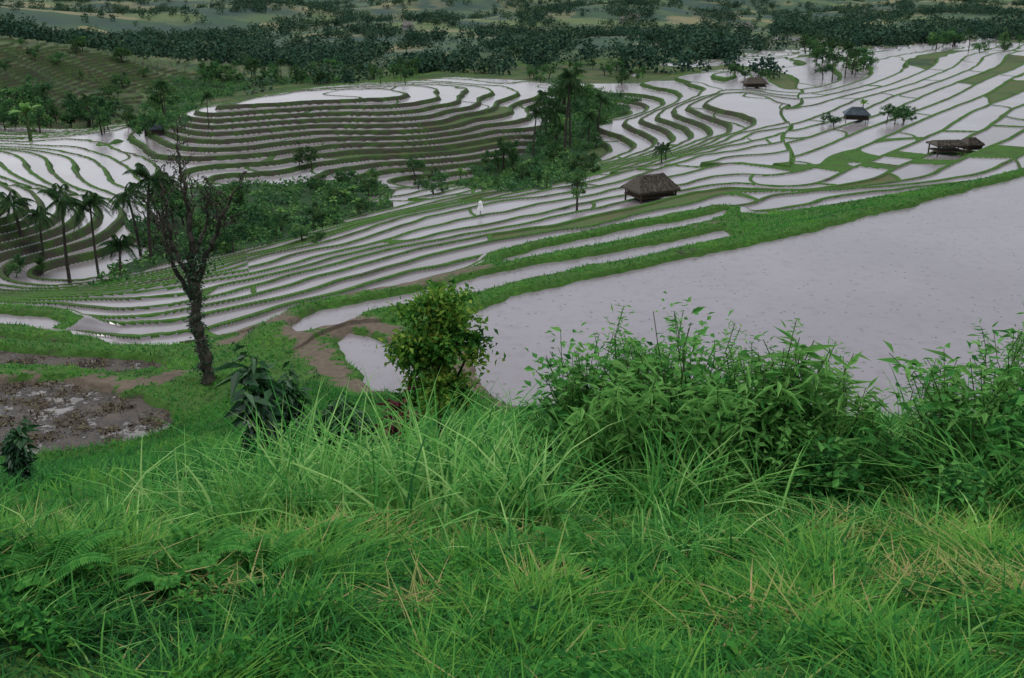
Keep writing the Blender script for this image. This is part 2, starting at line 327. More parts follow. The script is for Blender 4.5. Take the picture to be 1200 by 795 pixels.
def leaf_mat(name,cols,trans=.25,rough=.65,spec=.12,vary=0):
    m,nt=newmat(name); g=NT(nt); s_=g.att("shade")
    cr_=g.n('ShaderNodeValToRGB'); g.inp(cr_.inputs[0],s_); e=cr_.color_ramp.elements
    e[0].position=0; e[0].color=(*cols[0],1); e[1].position=1; e[1].color=(*cols[-1],1)
    for i,cc in enumerate(cols[1:-1]): x=e.new((i+1)/(len(cols)-1)); x.color=(*cc,1)
    c=cr_.outputs[0]
    if vary:
        oi=g.n('ShaderNodeObjectInfo'); h_=g.n('ShaderNodeHueSaturation'); g.inp(h_.inputs['Color'],c)
        g.inp(h_.inputs['Value'],g.m('ADD',1-vary*.8,g.m('MULTIPLY',oi.outputs['Random'],2.2*vary)))
        g.inp(h_.inputs['Hue'],g.m('ADD',.485,g.m('MULTIPLY',g.m('FRACT',g.m('MULTIPLY',oi.outputs['Random'],7.3)),.03))); c=h_.outputs[0]
    b=g.bsdf(c,rough,spec)
    if trans:
        tr=g.n('ShaderNodeBsdfTranslucent'); nt.links.new(c,tr.inputs[0]); b=g.mixsh(trans,b,tr.outputs[0])
    g.out(b); return m
def plain(name,a,b,scale=3,rough=.85,stretch=None):
    m,nt=newmat(name); g=NT(nt); tc=g.n('ShaderNodeTexCoord').outputs['Object']
    if stretch:
        mp=g.n('ShaderNodeMapping'); nt.links.new(tc,mp.inputs[0]); mp.inputs['Scale'].default_value=stretch; tc=mp.outputs[0]
    n_=g.noise(tc,scale,5,.65); g.out(g.bsdf(g.mix(g.ramp(n_,.3,.7),a,b),rough,.2,g.bump(n_,.7,.05))); return m
M_g=ground_mat(); M_w=water_mat("paddy_water",0); M_m=water_mat("paddy_mud",1)
M_grass=leaf_mat("grass_blades",[(.006,.045,.014),(.020,.125,.024),(.048,.22,.032),(.13,.31,.045),(.38,.31,.14)],.35)
M_tall=leaf_mat("tall_grass_blades",[(.018,.11,.024),(.045,.215,.038),(.12,.34,.065),(.28,.48,.15)],.35)
M_bush=leaf_mat("shrub_leaves",[(.010,.06,.017),(.030,.15,.032),(.075,.26,.05),(.16,.36,.09)],.3)
M_dark=leaf_mat("dark_glossy_leaves",[(.006,.028,.012),(.014,.06,.022),(.03,.10,.03)],.1,.4,.4)
M_tip=leaf_mat("young_tree_leaves",[(.015,.07,.012),(.045,.16,.025),(.11,.25,.035),(.23,.32,.05),(.26,.18,.05)],.3)
M_red=leaf_mat("red_leaves",[(.04,.02,.02),(.14,.03,.04)],.2)
M_tree=leaf_mat("tree_leaves",[(.012,.042,.02),(.028,.085,.03),(.06,.14,.042),(.11,.20,.055)],.15,vary=.4)
M_far=leaf_mat("distant_leaves_haze_tint",[(.020,.050,.038),(.034,.074,.048),(.065,.11,.058)],.0,.9,.05)  # bluish, paler greens: distance haze painted into the leaf colour
M_palm=leaf_mat("palm_fronds",[(.014,.045,.02),(.034,.085,.03),(.075,.135,.045)],.15)
M_ban=leaf_mat("banana_leaves",[(.06,.17,.04),(.15,.28,.07)],.3)
M_stub=leaf_mat("rice_stubble",[(.04,.032,.024),(.09,.07,.05),(.13,.12,.06)],.1)
M_bark=plain("bark",(.018,.017,.014),(.065,.056,.045),6)
M_stem=plain("green_stem",(.03,.06,.02),(.06,.09,.03),6)
M_thatch=plain("thatch",(.04,.035,.03),(.10,.088,.07),4,.95,(1,1,6))
M_sheet=plain("weathered_sheet_roof",(.035,.05,.06),(.07,.09,.11),3,.6)
M_wood=plain("old_wood",(.03,.022,.016),(.09,.065,.045),5)
M_tile=plain("clay_tile",(.10,.09,.085),(.18,.165,.15),1)
M_white=plain("plaster",(.25,.25,.24),(.4,.39,.37),1)
M_cloth=plain("white_cloth",(.6,.6,.6),(.8,.8,.78),3)
# ------------------------------------------------------------ ground + ponds
nv,nu=X.shape
idx=np.arange(nv*nu,dtype=np.int32).reshape(nv,nu)
quads=np.stack([idx[:-1,:-1],idx[:-1,1:],idx[1:,1:],idx[1:,:-1]],-1)[...,::-1].reshape(-1,4)
me=mesh_from("ground",np.stack([X,Y,Z],-1).reshape(-1,3),quads,[M_g],{"q":Q,"bw":BW,"rw":RW,"tm":tm,"cd":CD,"cr":CR,"gr":GR,"br":BR,"bn":BN_,"fo":FO})
add("ground",me,kind="structure")
for i,(nm,z,mud,pl) in enumerate(PONDS):
    ok=(PI==i)&(PD<.35)
    fq=ok[:-1,:-1]&ok[:-1,1:]&ok[1:,1:]&ok[1:,:-1]; qd=np.stack([idx[:-1,:-1],idx[:-1,1:],idx[1:,1:],idx[1:,:-1]],-1)[fq][:,::-1]
    if len(qd)==0: continue
    us,inv=np.unique(qd,return_inverse=True)
    zr=np.full(len(us),z)
    if mud: zr=zr+.03*nz(X.ravel()[us],Y.ravel()[us],1.1,40)
    me=mesh_from(nm,np.stack([X.ravel()[us],Y.ravel()[us],zr],1),inv.reshape(-1,4),[M_m if mud else M_w],smooth=True)
    add(nm,me,kind="structure")
# ------------------------------------------------------------ grass
def polar(n_,r0,r1,a0,a1):
    r=np.sqrt(rng.uniform(r0*r0,r1*r1,n_)); a=np.radians(rng.uniform(a0,a1,n_)); return r*np.sin(a),r*np.cos(a)
mb=MB()
x,y=polar(175000,2.0,8.8,-40,40); z=look(Z,x,y)
dry=np.zeros(len(x))
for (p,s_) in sw: dry=np.maximum(dry,np.exp(-((x-p[0])/(s_*1.2))**2-((y-p[1])/(s_*.6))**2))
n1=nz(x,y,1.1,50); n2=nz(x,y,.35,51); n3=nz(x,y,2.6,57); rr_=np.hypot(x,y)
kp=rng.uniform(size=len(x))>dry*.5; x,y,z,dry,n1,n2,n3,rr_=[a[kp] for a in (x,y,z,dry,n1,n2,n3,rr_)]
L=rng.uniform(.05,.18,len(x))*(1+.6*n1+.2*n2)*(1+.5*ss(5.2,7,rr_)); L=np.clip(L,.03,.42)
band=np.exp(-((rr_-5.2)/1.0)**2)
sh=np.clip(.36+.13*n1+.14*n2+.11*n3+.09*band+rng.normal(0,.14,len(x)),0.02,.74)
isd=rng.uniform(size=len(x))<dry*.35+.015+.015*band; sh=np.where(isd,rng.uniform(.8,1,len(x)),sh)
lean=rng.uniform(0,1.3,len(x)); lean=np.where(isd,lean+1.2,lean)
blades(mb,np.stack([x,y,z-.01],1),rng.uniform(0,6.283,len(x)),L,rng.uniform(.005,.012,len(x))*(.7+y/12),lean,rng.uniform(.1,1.0,len(x)),sh)
# small broad-leaved herbs in the turf
x,y=polar(110000,2.2,8.8,-40,40); m=(nz(x,y,.8,91)+.5*nz(x,y,.25,92))>.5; x,y=x[m],y[m]; z=look(Z,x,y)+rng.uniform(.02,.17,len(x))
leaves(mb,np.stack([x,y,z],1),np.stack([rng.normal(size=len(x)),rng.normal(size=len(x)),rng.normal(.2,.4,len(x))],1),rng.uniform(.025,.065,len(x)),rng.uniform(.014,.034,len(x)),np.clip(.42+rng.normal(0,.13,len(x)),0,.74),rng,np.array([0,0,1.]))
# lying straw
for p,s_ in sw:
    n_=int(500*s_); x=p[0]+rng.normal(0,s_*.7,n_); y=p[1]+rng.normal(0,s_*.35,n_); z=look(Z,x,y)+rng.uniform(.02,.10,n_)
    blades(mb,np.stack([x,y,z],1),rng.uniform(0,6.283,n_),rng.uniform(.06,.18,n_),rng.uniform(.005,.010,n_),rng.uniform(.8,2.4,n_),rng.uniform(.0,.5,n_),rng.uniform(.8,1,n_))
# bank
x,y=polar(95000,8.6,34,-38,38); m=(look(PD,x,y)>.08)&(look(BN_,x,y)<.45); x,y=x[m],y[m]; z=look(Z,x,y); n1=nz(x,y,3,52)
sh=np.clip(.38+.15*n1+rng.normal(0,.12,len(x)),.02,.74)
blades(mb,np.stack([x,y,z-.02],1),rng.uniform(0,6.283,len(x)),rng.uniform(.12,.36,len(x)),rng.uniform(.015,.03,len(x)),rng.uniform(0,.7,len(x)),rng.uniform(.1,.8,len(x)),sh)
# bunds and plateau verges
x,y=polar(260000,30,85,-31,31); m=(look(PD,x,y)>.12)&(~look(WATER,x,y,True))&(look(BN_,x,y)<.4)&((look(tm,x,y)<.5)); x,y=x[m],y[m]; z=look(Z,x,y); n1=nz(x,y,5,53)
keep=rng.uniform(size=len(x))<.75+.25*n1; x,y,z,n1=x[keep],y[keep],z[keep],n1[keep]
sh=np.clip(.40+.17*n1+rng.normal(0,.1,len(x)),.02,.74)
blades(mb,np.stack([x,y,z-.02],1),rng.uniform(0,6.283,len(x)),rng.uniform(.06,.22,len(x)),rng.uniform(.03,.06,len(x)),rng.uniform(0,.8,len(x)),rng.uniform(.1,.6,len(x)),sh)
add("grass",mb.mesh("grass",M_grass),kind="stuff")
# stubble in the muddy paddies
mb=MB(); x,y=polar(60000,24,44,-34,-10); m=(look(PD,x,y)<-.05)&np.isin(look(PI,x,y,True),[3,4,5])&((nz(x,y,2.2,95)+.6*nz(x,y,.7,96))>.0); x,y=x[m],y[m]
zc=np.array([PONDS[i][1] for i in look(PI,x,y,True)]) if len(x) else x
blades(mb,np.stack([x,y,zc-.02],1),rng.uniform(0,6.283,len(x)),rng.uniform(.05,.16,len(x)),rng.uniform(.03,.08,len(x)),rng.uniform(0,1.5,len(x)),rng.uniform(0,.8,len(x)),rng.uniform(0,1,len(x)))
add("rice_stubble",mb.mesh("rice_stubble",M_stub),kind="stuff")
# tall grass
mb=MB()
def tuft(px,py,n_,spread,Lr,tone,wid=(.012,.024)):
    p=hit(px,py); a=rng.uniform(0,6.283,n_); d=np.abs(rng.normal(0,spread,n_)); x=p[0]+d*np.cos(a); y=p[1]+d*np.sin(a)*.6
    z=look(Z,x,y); blades(mb,np.stack([x,y,z-.03],1),rng.uniform(0,6.283,n_),rng.uniform(*Lr,n_),rng.uniform(*wid,n_),rng.uniform(.0,.5,n_),rng.uniform(.1,.95,n_),np.clip(tone+rng.normal(0,.27,n_),0,1))
for px,py in [(215,615),(250,608),(290,602),(320,590),(360,604),(400,590),(440,596),(480,600),(520,590),(560,590),(600,598),(640,590),(340,575),(420,570),(500,570),(580,570),(270,625),(380,625),(470,622),(550,620),(310,615),(620,610)]:
    s_=rng.uniform(.75,1.25); tuft(px+rng.uniform(-14,14),py+rng.uniform(-6,14),85,.3,(.3*s_,1.15*s_),.6,(.012,.025))
for i in range(60): tuft(rng.uniform(60,1200),rng.uniform(612,665),30,.18,(.16,.5),.5,(.008,.017))
for px,py in [(700,600),(760,610),(820,610),(880,600),(930,590),(980,590),(1030,595),(1080,600),(1130,590),(1180,600),(1220,580),(1000,570),(1060,560),(1130,560),(1190,560),(1240,600),(1040,575),(840,590),(740,590)]:
    tuft(px+rng.uniform(-10,10),py+rng.uniform(-6,10),90,.25,(.35,1.05),.55)
for i in range(130): tuft(rng.uniform(-20,1220),rng.uniform(615,790),20,.09,(.12,.30),.36,(.007,.013))
for px,py in [(1080,545),(1150,540),(960,550),(620,540),(700,560),(1190,560),(1020,560),(1170,550),(650,550)]: tuft(px,py,40,.25,(.7,1.4),.58)
add("tall_grass",mb.mesh("tall_grass",M_tall),kind="stuff")
# ------------------------------------------------------------ plants
def empty(name,loc,rot=0,sc=1,**kw): return add(name,None,loc,None,rot,sc,**kw)
def bush_parts(H_,R,nst,nl,LL,LW,mat,seed,droop=.1,low=.15,upr=.35,tone=.5,spread=.08,srad=.008,hv=(.62,1.12)):
    r=np.random.default_rng(seed); ms=MB(); ml=MB()
    for i in range(nst):
        a=r.uniform(0,6.283); q_=math.sqrt(r.uniform(0,1)); hh=H_*(1-.5*q_**2)*r.uniform(*hv)
        tip=np.array([R*q_*math.cos(a),R*q_*math.sin(a),hh]); t=np.linspace(0,1,7)[:,None]
        pth=tip*np.hstack([t**1.4,t**1.4,t])+r.normal(0,.02*H_,(7,3))*t; pth[0]*=0
        tube(ms,pth,srad*np.linspace(1,.35,7),4)
        tl=r.uniform(low,1,nl)**.8; c=np.stack([np.interp(tl,t[:,0],pth[:,j]) for j in range(3)],1)
        c+=r.normal(0,spread,(nl,3)); an=r.uniform(0,6.283,nl)
        d=np.stack([np.cos(an),np.sin(an),upr+r.normal(0,.4,nl)-droop*2],1)
        tn=r.uniform(-.25,.25); lf=r.uniform(.7,1.5)
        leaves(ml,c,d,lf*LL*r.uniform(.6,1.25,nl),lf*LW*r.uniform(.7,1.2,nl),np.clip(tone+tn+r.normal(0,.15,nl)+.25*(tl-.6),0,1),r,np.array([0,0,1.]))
    return ms.mesh("stem",M_stem),ml.mesh("foliage",mat)
def plant(name,px,py,parts,label,cat,rot=0,sc=1,group=None,loc=None,names=("stem","foliage")):
    p=hit(px,py) if loc is None else loc
    e=empty(name,p,rot,sc,label=label,category=cat)
    if group: e["group"]=group
    for nm,me_ in zip(names,parts): add(nm,me_,parent=e)
    return e
B1=bush_parts(1.4,.75,105,46,.072,.036,M_bush,1,tone=.66,hv=(.6,1.15),droop=0)
B2=bush_parts(1.15,.7,88,44,.07,.036,M_bush,2,tone=.62,hv=(.6,1.2),droop=0)
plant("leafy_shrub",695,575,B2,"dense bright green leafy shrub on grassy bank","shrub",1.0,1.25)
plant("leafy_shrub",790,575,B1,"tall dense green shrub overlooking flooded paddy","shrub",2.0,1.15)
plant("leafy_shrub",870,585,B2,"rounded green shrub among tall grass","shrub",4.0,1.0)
WD=bush_parts(1.35,.32,9,60,.17,.028,M_bush,3,droop=.12,low=.1,tone=.82,spread=.01)
WE=bush_parts(1.5,.22,5,46,.15,.03,M_bush,13,droop=.05,low=.1,tone=.88,spread=.01)
WF_=bush_parts(1.5,.3,8,120,.06,.014,M_bush,14,droop=.0,low=.3,tone=.88,spread=.03)
for px,py,s_,w_ in [(920,590,1.2,WD),(975,575,.95,WD),(890,590,1.1,WE),(735,575,1.25,WE),(905,580,1.3,WE),(830,570,1.2,WE),(1010,580,.8,WE),(945,585,1.15,WE),(770,570,1.2,WF_),(1090,575,1.05,WE),(720,575,1.3,WF_),(850,580,1.1,WF_),(1150,575,1.15,WF_),(960,580,1.0,WF_),(680,580,1.0,WF_),(900,585,1.15,WF_),(750,590,1.0,WD),(840,595,.95,WD),(1180,570,1.1,WD),(1060,585,.9,WF_),(700,590,.95,WD)]:
    plant("tall_weed",px,py,w_,"slender weed with narrow drooping leaves" if w_ is not WF_ else "feathery light green weed with fine leaves","weed",rng.uniform(0,6),s_,"tall weeds on the bank")
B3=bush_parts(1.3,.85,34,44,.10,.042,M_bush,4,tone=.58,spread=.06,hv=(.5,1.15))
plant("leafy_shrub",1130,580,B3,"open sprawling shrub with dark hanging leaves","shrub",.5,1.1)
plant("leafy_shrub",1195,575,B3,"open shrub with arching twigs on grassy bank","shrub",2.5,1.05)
B4=bush_parts(.7,.5,40,30,.09,.05,M_bush,5,tone=.45)
for px,py,s_ in [(1040,590,.8),(1110,615,.6),(640,600,.6),(960,600,.8),(350,560,.8),(420,560,.7)]:
    plant("low_shrub",px,py,B4,"low green shrub half buried in grass","shrub",rng.uniform(0,6),s_,"low shrubs on the bank")
def atdist(px,r):
    u=math.atan((px-600)/F/ (cP)) ; x_=r*math.sin(u); y_=r*math.cos(u); return np.array([x_,y_,float(look(Z,x_,y_))])
RD=bush_parts(1.1,.25,8,14,.3,.07,M_red,8,tone=.5,spread=.02)
plant("red_leaved_plant",468,470,RD,"small dark red cordyline plant beside young tree","plant",0,1.1,loc=atdist(458,13.4))
CF=bush_parts(1.8,.3,11,34,.24,.10,M_dark,9,droop=.4,tone=.5,spread=.03)
for px,r_,s_ in [(300,13,1.2),(330,14,1.0),(385,12.5,.7),(415,13.5,.65),(360,12.5,.6)]:
    plant("coffee_bush",0,0,CF,"dark glossy bush with drooping broad leaves","shrub",rng.uniform(0,6),s_,"dark glossy bushes below the bank",loc=atdist(px,r_))
plant("coffee_bush",0,0,CF,"dark broad leaved bush at edge of muddy paddy","shrub",1,.62,loc=atdist(-8,12.6))
# ferns
def fern():
    r=np.random.default_rng(5); ml=MB(); 
    for i in range(9):
        a=r.uniform(0,6.283); L_=r.uniform(.2,.36); t=np.linspace(0,1,9)
        pth=np.stack([L_*t*math.cos(a)*.8,L_*t*math.sin(a)*.8,L_*(.9*t-.55*t**2.2)],1); tube(ml,pth,.0025,3,.4)
        tt=np.linspace(.15,1,22); c=np.stack([np.interp(tt,t,pth[:,j]) for j in range(3)],1); 
        for sg in (-1,1):
            d=np.stack([math.cos(a)*.4-sg*math.sin(a)+0*tt,math.sin(a)*.4+sg*math.cos(a)+0*tt,-.15+0*tt],1)
            leaves(ml,c,d,.08*(1-.85*tt)+.01,.02,r.uniform(.3,.6,len(tt)),r,np.array([0,0,3.]))
    return ml.mesh("fern",M_tall)
fm=fern()
for px,py in [(230,670),(200,690),(255,650),(60,690),(120,660),(380,660),(170,640),(300,690),(690,670),(820,700)]:
    p=hit(px,py); p[2]+=.05
    add("fern",fm,p,None,rng.uniform(0,6),rng.uniform(.8,1.2),label="light green fern among grass",category="fern",group="ferns on the grassy bank")
# ------------------------------------------------------------ trees
def tree_parts(H_,cr_R,cz,ncl,nl,leaf,seed,mat=None,trad=.16,cl=.3,tone=(.2,.75)):
    r=np.random.default_rng(seed); mt=MB(); ml=MB()
    t=np.linspace(0,1,6); top=np.array([r.normal(0,.05*H_),r.normal(0,.05*H_),cz])
    pth=t[:,None]*top+r.normal(0,.01*H_,(6,3))*t[:,None]; tube(mt,pth,trad*(1-.6*t),7)
    d=unit(r.normal(size=(ncl,3))); rad=r.uniform(.35,1,ncl)**.6; C=d*rad[:,None]*np.array(cr_R)*r.uniform(.6,1.4,(ncl,1))+np.array([0,0,cz])
    for c in C:
        if r.uniform()<.6:
            s0=pth[int(r.integers(2,6))]; mid=(s0+c)/2-np.array([0,0,.015*H_]); tube(mt,[s0,mid,c],[trad*.35,trad*.22,.02*H_/6],4)
        R_=cl*np.mean(cr_R)*r.uniform(.5,1.45); p=c+r.normal(0,.55,(nl,3))*R_*np.array([1,1,.65])
        leaves(ml,p,r.normal(size=(nl,3))+np.array([0,0,-.2]),leaf*r.uniform(.6,1.3,nl),leaf*.6,np.clip(r.uniform(*tone)+r.normal(0,.12,nl)+.12*(p[:,2]-c[2])/R_,0,1),r)  # leaf tone rises towards each clump's top, light from above put into colour
    return mt.mesh("trunk",M_bark),ml.mesh("crown",mat or M_tree)
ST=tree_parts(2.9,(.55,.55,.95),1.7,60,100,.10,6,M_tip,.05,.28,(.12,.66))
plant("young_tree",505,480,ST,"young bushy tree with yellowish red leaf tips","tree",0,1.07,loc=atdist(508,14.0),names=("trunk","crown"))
TV=[tree_parts(6,(1.9,1.9,1.7),3.4,20,55,.34,11),tree_parts(6,(1.5,1.5,2.2),3.3,18,55,.32,12),tree_parts(5,(2.3,2.2,1.3),3.0,22,50,.34,13),
    tree_parts(7,(1.1,1.1,2.6),3.6,16,50,.3,14),tree_parts(4,(2,1.8,1.2),1.8,18,55,.3,15)]
def palm_parts(H_,seed,nf=21,fl=2.6):
    r=np.random.default_rng(seed); mt=MB(); ml=MB(); b=r.uniform(-1.1,1.1,2); t=np.linspace(0,1,10)
    pth=np.stack([b[0]*t**2,b[1]*t**2,H_*t],1); tube(mt,pth,np.linspace(.15,.08,10),8)
    top=pth[-1]
    for i in range(nf):
        a=i*2.4+r.uniform(-.5,.5); el=r.uniform(-.8,1.25); L_=fl*r.uniform(.65,1.15); s_=np.linspace(0,1,9)
        ho=L_*s_*math.cos(el)*(1-.1*s_); ve=L_*(math.sin(el)*s_-.55*s_**2.2)
        fp_=top+np.stack([ho*math.cos(a),ho*math.sin(a),ve],1); tube(ml,fp_,np.linspace(.025,.008,9),3,.3)
        tt=np.linspace(.1,1,24); c=np.stack([np.interp(tt,s_,fp_[:,j]) for j in range(3)],1)
        for sg in (-1,1):
            d=np.stack([math.cos(a)*.55-sg*math.sin(a)+0*tt,math.sin(a)*.55+sg*math.cos(a)+0*tt,-.75+0*tt],1)
            leaves(ml,c,d,.68*np.sin(np.pi*(.2+.75*tt))*r.uniform(.7,1.1,len(tt))+.08,.06,np.clip(.5+r.normal(0,.2,len(tt)),0,1),r,np.array([0,0,2.]))
    return mt.mesh("trunk",M_bark),ml.mesh("crown",M_palm)
PV=[palm_parts(7,21,18),palm_parts(8.2,22,20),palm_parts(6,23,17),palm_parts(3,24,14,2.2)]
PH=[8.3,9.6,7.3,4.3]
def banana(seed):
    r=np.random.default_rng(seed); mt=MB(); ml=MB(); tube(mt,[[0,0,0],[0,0,1],[.03,0,2]],[.14,.11,.06],7)
    for i in range(8):
        a=i*2.4; el=r.uniform(.5,1.35); L_=r.uniform(1.3,2); t=np.linspace(0,1,7)
        p=np.array([0,0,1.9])+np.stack([L_*t*math.cos(el)*math.cos(a),L_*t*math.cos(el)*math.sin(a),L_*(math.sin(el)*t-.5*t**2.5)],1)
        w=.28*np.sin(np.pi*np.clip(t*.9+.08,0,1)); sd=np.array([-math.sin(a),math.cos(a),0])
        v=np.concatenate([p-sd*w[:,None],p,p+sd*w[:,None]]); v[:7,2]-=w*.3; v[14:,2]-=w*.3
        T=[]
        for j in range(6):
            for o in (0,7): T+=[[o+j,o+j+1,o+j+8],[o+j,o+j+8,o+j+7]]
        ml.add(v,T,r.uniform(.2,1))
    return mt.mesh("trunk",M_stem),ml.mesh("crown",M_ban)
BN=banana(3)
def put_tree(name,px,py,parts,hp,nat,label,cat,group=None,sc=None):
    p=hit(px,py); d=math.sqrt(p@p)
    s_=hp*d/F/nat/ .97 if sc is None else sc
    p[2]-=.1
    plant(name,0,0,parts,label,cat,rng.uniform(0,6.28),s_,group,loc=p,names=("trunk","crown"))
for px,py,hp,v in [(82,332,108,0),(116,326,98,1),(178,308,110,0),(196,300,98,1),(52,305,62,2),(142,322,50,3),(24,275,50,3),(165,300,85,2)]:
    put_tree("palm_tree",px,py,PV[v],hp,PH[v],"tall coconut palm beside curved rice terraces","palm tree","coconut palms in the valley")
for px,py,hp,v in [(662,180,98,1),(668,172,80,0),(640,160,55,2),(652,165,50,3),(775,192,26,3),(990,92,38,0),(975,96,32,2),(1002,90,30,1),(780,188,22,3),(700,160,50,0),(245,150,40,1),(60,150,45,0),(110,152,40,2),(1135,60,24,0),(845,60,22,1),(330,100,30,1),(470,95,26,0),(300,102,30,0),(195,140,42,1),(625,185,60,0),(690,175,45,1),(590,200,40,3)]:
    put_tree("palm_tree",px,py,PV[v],hp,PH[v],"coconut palm rising above valley trees","palm tree","coconut palms in the valley")
put_tree("slender_tree",676,247,TV[3],62,6.6,"slender tree with thin crown on paddy bund","tree")
put_tree("banana_plant",36,165,BN,55,3.8,"banana plant with pale broad leaves above the valley","banana plant")
for px,py in [(405,240),(420,250),(392,248),(330,262),(620,205),(1010,136),(540,215),(415,235)]:
    put_tree("banana_plant",px,py,BN,26,3.8,"banana plant among valley trees","banana plant","banana plants in the ravine")
zones=[((175,240,290,300),18,(20,50)),((230,262,380,285),20,(12,28)),((370,215,440,265),14,(12,26)),((560,190,690,222),16,(14,34)),((640,120,730,175),11,(18,38)),
((0,135,220,160),26,(18,42)),((200,90,480,101),30,(12,26)),((620,80,760,100),20,(8,18)),((940,60,1020,95),12,(12,26)),((1035,142,1070,150),4,(16,22)),((350,196,372,205),2,(22,34)),((850,86,900,96),6,(8,14)),((480,205,520,235),6,(14,26)),((0,300,60,345),4,(16,30)),((960,140,985,148),2,(10,20)),((1060,50,1200,62),9,(10,20)),((0,50,200,125),22,(7,18))]
for (x0,y0,x1,y1),c,(a,b) in zones:
    for i in range(c):
        v=int(rng.integers(0,5)); put_tree("broadleaf_tree",rng.uniform(x0,x1),rng.uniform(y0,y1),TV[v],rng.uniform(a,b),[5.4,5.8,4.6,6.6,3.2][v],"leafy dark green tree in the terraced valley","tree","broadleaf trees in the valley")
# undergrowth of the ravines
mb=MB(); x,y=polar(900000,70,330,-32,32); m=(look(FO,x,y)>.55)&((nz(x,y,5,71)+.5*nz(x,y,2,72))>.05); x,y=x[m][:36000],y[m][:36000]; n1=nz(x,y,5,71)
z=look(Z,x,y)+rng.uniform(0,1,len(x))*np.clip(.3+.6*n1,.15,1.3)
leaves(mb,np.stack([x,y,z],1),rng.normal(size=(len(x),3)),rng.uniform(.3,.7,len(x)),rng.uniform(.15,.35,len(x)),np.clip(.6+.25*nz(x,y,7,73)+rng.normal(0,.15,len(x)),0,1))
add("undergrowth",mb.mesh("undergrowth",M_tree),kind="stuff")
# old bare tree near the viewer
def old_tree():
    r=np.random.default_rng(37); mt=MB(); ml=MB()
    def spl(pts,m=14):
        pts=np.array(pts,float)*[.8,1,1]; t=np.linspace(0,1,len(pts)); tt=np.linspace(0,1,m); return np.stack([np.interp(tt,t,pts[:,j]) for j in range(3)],1)
    def fuzz(pth,k_,sp,L_,tone=(0,.7)):
        c=pth[r.integers(0,len(pth),k_)]+r.normal(0,sp,(k_,3)); leaves(ml,c,r.normal(size=(k_,3)),L_*r.uniform(.6,1.3,k_),L_*.5,r.uniform(*tone,k_),r)
    def limb(pts,r0,r1,dep=0):
        p=spl(pts) if dep==0 else spl(np.array(pts)/[.8,1,1]); p[1:]+=r.normal(0,.045,(len(p)-1,3)); tube(mt,p,np.linspace(r0,r1,len(p))*r.uniform(.85,1.2,len(p)),7)
        L_=np.linalg.norm(p[-1]-p[0])
        if dep<2:
            for i in range(6 if dep==0 else 3):
                j=int(r.integers(4,len(p))); T=unit(p[j]-p[j-1]); d=unit(T+r.normal(0,.42,3)*[1,.8,.5]+[.08,0,.4]); l=L_*r.uniform(.2,.4)
                e=p[j]+d*l; mid=(p[j]+e)/2+r.normal(0,.06*l,3); limb([p[j],mid,e+[0,0,.1*l]],r1*.8+(r0-r1)*.1,.010,dep+1)
        fuzz(p[3:],int(3*L_)+1,.05,.11)
    T0=[(0,0,0),(-.06,0,1.0),(-.24,0,2.0),(-.12,0,3.0),(-.03,0,3.6)]
    p=spl(T0,24); p[1:]+=r.normal(0,.03,(23,3)); rad=np.linspace(.21,.14,24)*r.uniform(.8,1.22,24); rad[0]*=1.4; tube(mt,p,rad,9)
    o=unit(r.normal(size=(600,3))*[1,1,.2]); leaves(ml,p[r.integers(0,24,600)]+r.normal(0,.04,(600,3))+o*.17,o+[0,0,-.3],.12,.055,r.uniform(0,.6,600),r)
    limb([(-.2,0,2.5),(-.5,.1,3.2),(-.9,.1,3.9),(-1.1,.3,4.8),(-1.3,.3,5.5)],.09,.03)
    limb([(-.12,0,3.2),(-.5,-.2,4.2),(-.75,-.3,5.2),(-.7,-.3,6.0)],.09,.03)
    limb([(-.03,0,3.5),(.0,.1,4.8),(-.12,.1,6.0),(-.12,0,7.2)],.12,.03)
    limb([(-.03,0,3.3),(.4,0,4.1),(.9,-.1,4.8),(1.35,-.2,5.5),(1.7,-.2,6.0)],.11,.03)
    limb([(.0,0,4.2),(.5,.3,5.1),(.7,.4,6.2)],.07,.02)
    for c,s_,k_ in [((-.1,0,3.8),.2,200),((.3,0,4.2),.2,110),((-.4,0,4.2),.18,60)]:
        leaves(ml,np.array(c)+r.normal(0,s_,(k_,3)),r.normal(size=(k_,3)),.13,.07,r.uniform(0,.8,k_),r)
    return mt.mesh("trunk",M_bark),ml.mesh("crown",M_dark)
p=hit(245,447); d=math.sqrt(p@p); OT=old_tree()
plant("old_tree",0,0,OT,"gnarled dark tree with almost bare forked branches","tree",0.0,245*d/F/.93/7.6,loc=p,names=("trunk","crown"))
# far forest (one mass)
mb=MB(); Nf=9500
r=np.exp(rng.uniform(math.log(230),math.log(3200),Nf*9)); a=np.radians(rng.uniform(-32,32,Nf*9)); x=r*np.sin(a); y=r*np.cos(a)
dens=nz(x,y,110,60)+.6*nz(x,y,45,61)+.6*nz(x,y,420,62)+np.clip((r-500)/1500,0,.15)
lim=np.where(r<330,.75,.7)
left_hill=(look(GR,x,y)>.8)&(r<300)&(x<-60)
right=(x>60)&(r<330)
ok=((dens>lim)|(rng.uniform(size=len(r))<.05))&(~left_hill)&(~right); x,y,r=x[ok][:Nf],y[ok][:Nf],r[ok][:Nf]; z=look(Z,x,y)
ht=rng.uniform(2.2,7.5,len(x))*np.clip(.8+r/2500,.8,1.5); nl=60
asp=rng.uniform(.35,.75,len(x))
d=unit(rng.normal(size=(len(x),nl,3))); C=np.stack([x,y,z+ht*.42],1)[:,None]+d*rng.uniform(.3,1.15,(len(x),nl,1))*(np.stack([ht*asp,ht*asp,ht*.45],1)[:,None])
